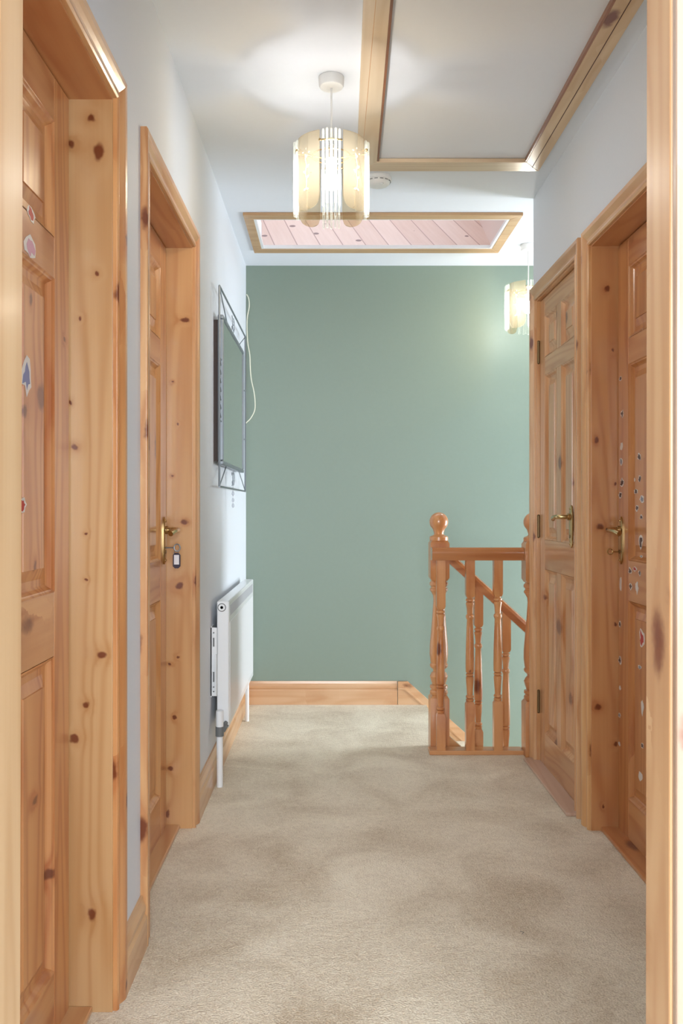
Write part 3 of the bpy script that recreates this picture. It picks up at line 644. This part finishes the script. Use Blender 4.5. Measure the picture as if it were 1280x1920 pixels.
# ------------------------------------------------------------------ wall mirror
mr = tag(empty('wall_mirror', (XL, 3.9, 1.185)), 'wide silver wire-framed mirror on the left wall above the radiator', 'mirror')
mb = MB(); mb.box(XL, -.462, 3.47, 4.25, 1.29, 1.865); mb.build('backing', BROWN, mr)
mb = MB()
fy0, fy1, fz0, fz1 = 3.465, 4.285, 1.275, 1.885
b_ = .017
for (a, b, c, d) in ((fy0, fy1, fz0, fz0+b_), (fy0, fy1, fz1-b_, fz1), (fy0, fy0+b_, fz0+b_, fz1-b_), (fy1-b_, fy1, fz0+b_, fz1-b_)): mb.box(-.462, -.438, a, b, c, d)
mb.build('frame', SILVER, mr, bevel=.004)
mb = MB(); mb.box(-.458, -.4425, fy0+b_, fy1-b_, fz0+b_, fz1-b_); mb.build('mirror_glass', MIRROR, mr)
mb = MB(); oy0, oy1, oz0, oz1, xx = 3.40, 4.42, 1.185, 1.985, -.446; r = .0042
for a, b in (((oy0, oz0), (oy1, oz0)), ((oy1, oz0), (oy1, oz1)), ((oy1, oz1), (oy0, oz1)), ((oy0, oz1), (oy0, oz0))): mb.cyl((xx, *a), (xx, *b), r, 8)
for a, b in (((oy0, oz1), (3.66, fz1)), ((oy1, oz1), (4.12, fz1)), ((oy0, oz0), (3.62, fz0)), ((oy1, oz0), (4.12, fz0))): mb.cyl((xx, *a), (xx, *b), r*.6, 6)
for z in (1.45, 1.7): mb.cyl((xx, oy0, z), (xx, fy0, z), r*.6, 6); mb.cyl((xx, oy1, z), (xx, fy1, z), r*.6, 6)
mb.build('wire_surround', SILVER, mr, smooth=True)
def curl(y, z, s, up):
    mb = MB(); mb.tube([(xx, y+s*t/9*1.0*math.cos(t*.9), z+up*s*t/9*math.sin(t*.9)+up*t*.004) for t in range(10)], .0018, 6); mb.build('wire_scroll', SILVER, mr, smooth=True)
for y, z, up in ((3.9, 1.90, 1), (3.84, 1.90, 1), (3.9, 1.265, -1), (3.84, 1.262, -1)): curl(y, z, .028, up)
for k in range(7):
    z = 1.46+.035*k; mb = MB(); mb.tube([(xx, 3.42, z), (xx, 3.435+.012*(k % 2), z+.012), (xx, 3.447, z+.004), (xx, 3.43, z+.02)], .0018, 6); mb.build('wire_scroll', DARKSILVER, mr, smooth=True)
for zc, up in ((1.93, 1), (1.235, -1)):
    mb = MB()
    for a in range(0, 360, 60): mb.cyl((xx, 3.87, zc), (xx, 3.87+.018*math.cos(math.radians(a)), zc+.018*math.sin(math.radians(a))), .0022, 6)
    mb.build('wire_flower', SILVER, mr, smooth=True)
mb = MB(); mb.tube([(xx, 3.87, 1.275), (xx, 3.872, 1.2), (xx, 3.868, 1.15)], .0012, 6)
for z in (1.215, 1.165, 1.135, 1.11): sphere(mb, (xx, 3.87, z), .0065, 8, 6, sz=1.6)
mb.build('hanging_drops', glassy('drop_glass', (.85, .87, .9, 1), (.9, .9, .95, 1), .4, 1.6), mr, smooth=True)

# cable on the green wall
yc = YF-.006
pl = [(461, 552), (466, 560), (467, 575), (463, 600), (464, 640), (468, 665), (469, 690), (471, 712), (476, 735), (478, 755), (477, 770), (470, 784), (461, 792), (459, 793)]
mb = MB(); P = [pix(x, y, yc) for x, y in pl]; P = [Vector((max(p.x, XL+.004), yc, p.z)) for p in P]
sm_ = []
for i in range(len(P)-1):
    p0, p1_, p2_, p3 = P[max(i-1, 0)], P[i], P[i+1], P[min(i+2, len(P)-1)]
    for t in (0, .25, .5, .75): sm_.append(.5*((2*p1_)+(-p0+p2_)*t+(2*p0-5*p1_+4*p2_-p3)*t*t+(-p0+3*p1_-3*p2_+p3)*t**3))
mb.tube(sm_+[P[-1]], .003, 8); tag(mb.build('telephone_cable', CREAM, smooth=True), 'thin cream cable looping down the edge of the green wall beside the mirror', 'cable')

# ------------------------------------------------------------------ radiator
ra = tag(empty('radiator', (-.43, 3.93, .22)), 'white panel radiator on the left wall under the mirror', 'radiator')
rx0, rx1, ry0, ry1, rz0, rz1 = -.456, -.408, 3.40, 4.46, .222, .727
mb = MB(); mb.box(rx0, rx1, ry0, ry1, rz0, rz1); mb.build('casing', GLOSSW, ra, bevel=.005)
mb = MB(); mb.box(rx1-.001, rx1+.0015, ry0+.03, ry1-.03, rz0+.03, rz1-.085)
mb.build('front_panel', plain('radiator_front_enamel', srgb(226, 226, 228), .35), ra, bevel=.001)
for i in range(60):
    y = ry0+.04+i*(ry1-ry0-.08)/60; mb = MB(); mb.box(rx1-.002, rx1+.0008, y, y+.010, rz1-.062, rz1-.02)
    mb.build('grille_slot', plain('grille_grey', srgb(178, 180, 184), .5) if i == 0 else bpy.data.materials['grille_grey'], ra)
mb = MB(); yy = ry0
for r0, r1, m in ((.017, .0135, 1), (.0135, .006, 0), (.006, .001, 1)):
    mb.rings([[(-.436+q*math.cos(2*math.pi*j/24), yy-.003-(.002 if m == 0 else .0), .703+q*math.sin(2*math.pi*j/24)) for j in range(24)] for q in (r0, r1)], m, caps=False)
mb.rings([[(-.436+.017*math.cos(2*math.pi*j/24), y, .703+.017*math.sin(2*math.pi*j/24)) for j in range(24)] for y in (yy+.002, yy-.003)], 0, caps=False)
mb.rings([[(-.436+q*math.cos(2*math.pi*j/24), yy-.0045, .703+q*math.sin(2*math.pi*j/24)) for j in range(24)] for q in (.0135, .001)], 0, caps=True)
mb.build('end_plug', [GLOSSW, GREY], ra)
mb = MB(); mb.box(-.478, -.474, 3.38, 3.46, .35, .628); mb.box(-.478, -.4535, 3.38, 3.385, .354, .625); mb.box(-.4565, -.4535, 3.36, 3.40, .36, .52)
for z in (.372, .39, .605): mb.cyl((-.466, 3.381, z), (-.466, 3.377, z), .003, 8, 1)
mb.box(-.469, -.463, 3.3785, 3.38, .55, .585, 1); mb.box(-.469, -.463, 3.3785, 3.38, .41, .45, 1)
mb.build('wall_bracket', [GLOSSW, GREY], ra)
mb = MB(); mb.cyl((-.440, 3.365, 0), (-.440, 3.365, .20), .0125, 16); mb.cyl((-.440, 3.365, .245), (-.440, 3.365, .262), .015, 16, r2=.012); mb.build('feed_pipe', GLOSSW, ra, smooth=True)
mb = MB(); mb.cyl((-.440, 3.365, .20), (-.440, 3.365, .238), .0165, 20); mb.cyl((-.440, 3.365, .238), (-.440, 3.365, .245), .013, 20)
mb.cyl((-.440, 3.365, .225), (-.418, 3.40, .245), .008, 12); mb.cyl((-.43, 3.385, .215), (-.415, 3.385, .24), .010, 12); mb.build('valve', GREY, ra, smooth=True)
mb = MB(); mb.cyl((-.440, 3.365, .235), (-.440, 3.365, .30), .0148, 20); mb.tube([(-.44, 3.365, .29), (-.44, 3.38, .285), (-.44, 3.405, .27)], .008, 10); mb.build('valve_head', GLOSSW, ra, smooth=True)
mb = MB(); mb.tube([(-.434, 4.40, 0), (-.434, 4.40, .235)], .010, 14); mb.build('return_pipe', GLOSSW, ra, smooth=True)

# ------------------------------------------------------------------ keys
kf = tag(empty('key', (-.555, 2.878, .95)), 'key with a purple plastic name tag hanging in the left door lock', 'key')
kx = -.520; kz = 1.1-(1027-952)*2.878/F
mb = MB(); mb.cyl((-.558, 2.878, kz), (kx-.010, 2.878, kz), .0022, 8)
mb.tube([(kx+.010*math.cos(t), 2.878, kz+.012*math.sin(t)) for t in [math.pi*2*i/20 for i in range(21)]], .0022, 8); mb.build('key_blade', SILVER, kf, smooth=True)
mb = MB(); mb.tube([(kx+.008*math.cos(t)-.002, 2.876+.003*math.sin(t), kz-.019+.009*math.sin(t)) for t in [math.pi*2*i/16 for i in range(17)]], .001, 6); mb.build('split_ring', SILVER, kf, smooth=True)
mb = MB(); tx, tz = kx-.001, 1.1-(1051-952)*2.878/F
def rr(y, hw, hh, c): return [(tx+a, y, tz+b) for a, b in ((-hw+c, -hh), (hw-c, -hh), (hw, -hh+c), (hw, hh-c), (hw-c, hh), (-hw+c, hh), (-hw, hh-c), (-hw, -hh+c))]
mb.rings([rr(2.873, .0125, .026, .007), rr(2.879, .0125, .026, .007)]); mb.build('name_tag', PURPLE, kf, bevel=.001)
mb = MB(); mb.box(tx-.0085, tx+.0085, 2.872, 2.8731, tz-.013, tz+.019); mb.build('paper_insert', PAPER, kf)
k3 = tag(empty('key', (.97, 2.868, .95)), 'bare brass key in the lock of the stickered right door', 'key')
mb = MB(); kz = .952; mb.cyl((.968, 2.868, kz), (.945, 2.868, kz), .002, 8)
mb.tube([(.936+.009*math.cos(t), 2.868, kz+.009*math.sin(t)) for t in [math.pi*2*i/18 for i in range(19)]], .002, 8); mb.build('key_blade', BRASS, k3, smooth=True)

# tiny dark thread on the carpet
p = pix(979, 1751, 1.1*F/(1751-952)); mb = MB(); mb.tube([(p.x-.004, p.y+.008, .003), (p.x+.004, p.y, .004), (p.x-.003, p.y-.008, .003)], .0006, 5)
tag(mb.build('thread', plain('dark_thread', srgb(60, 60, 62), .8), smooth=True), 'tiny dark thread lying on the beige carpet', 'thread')
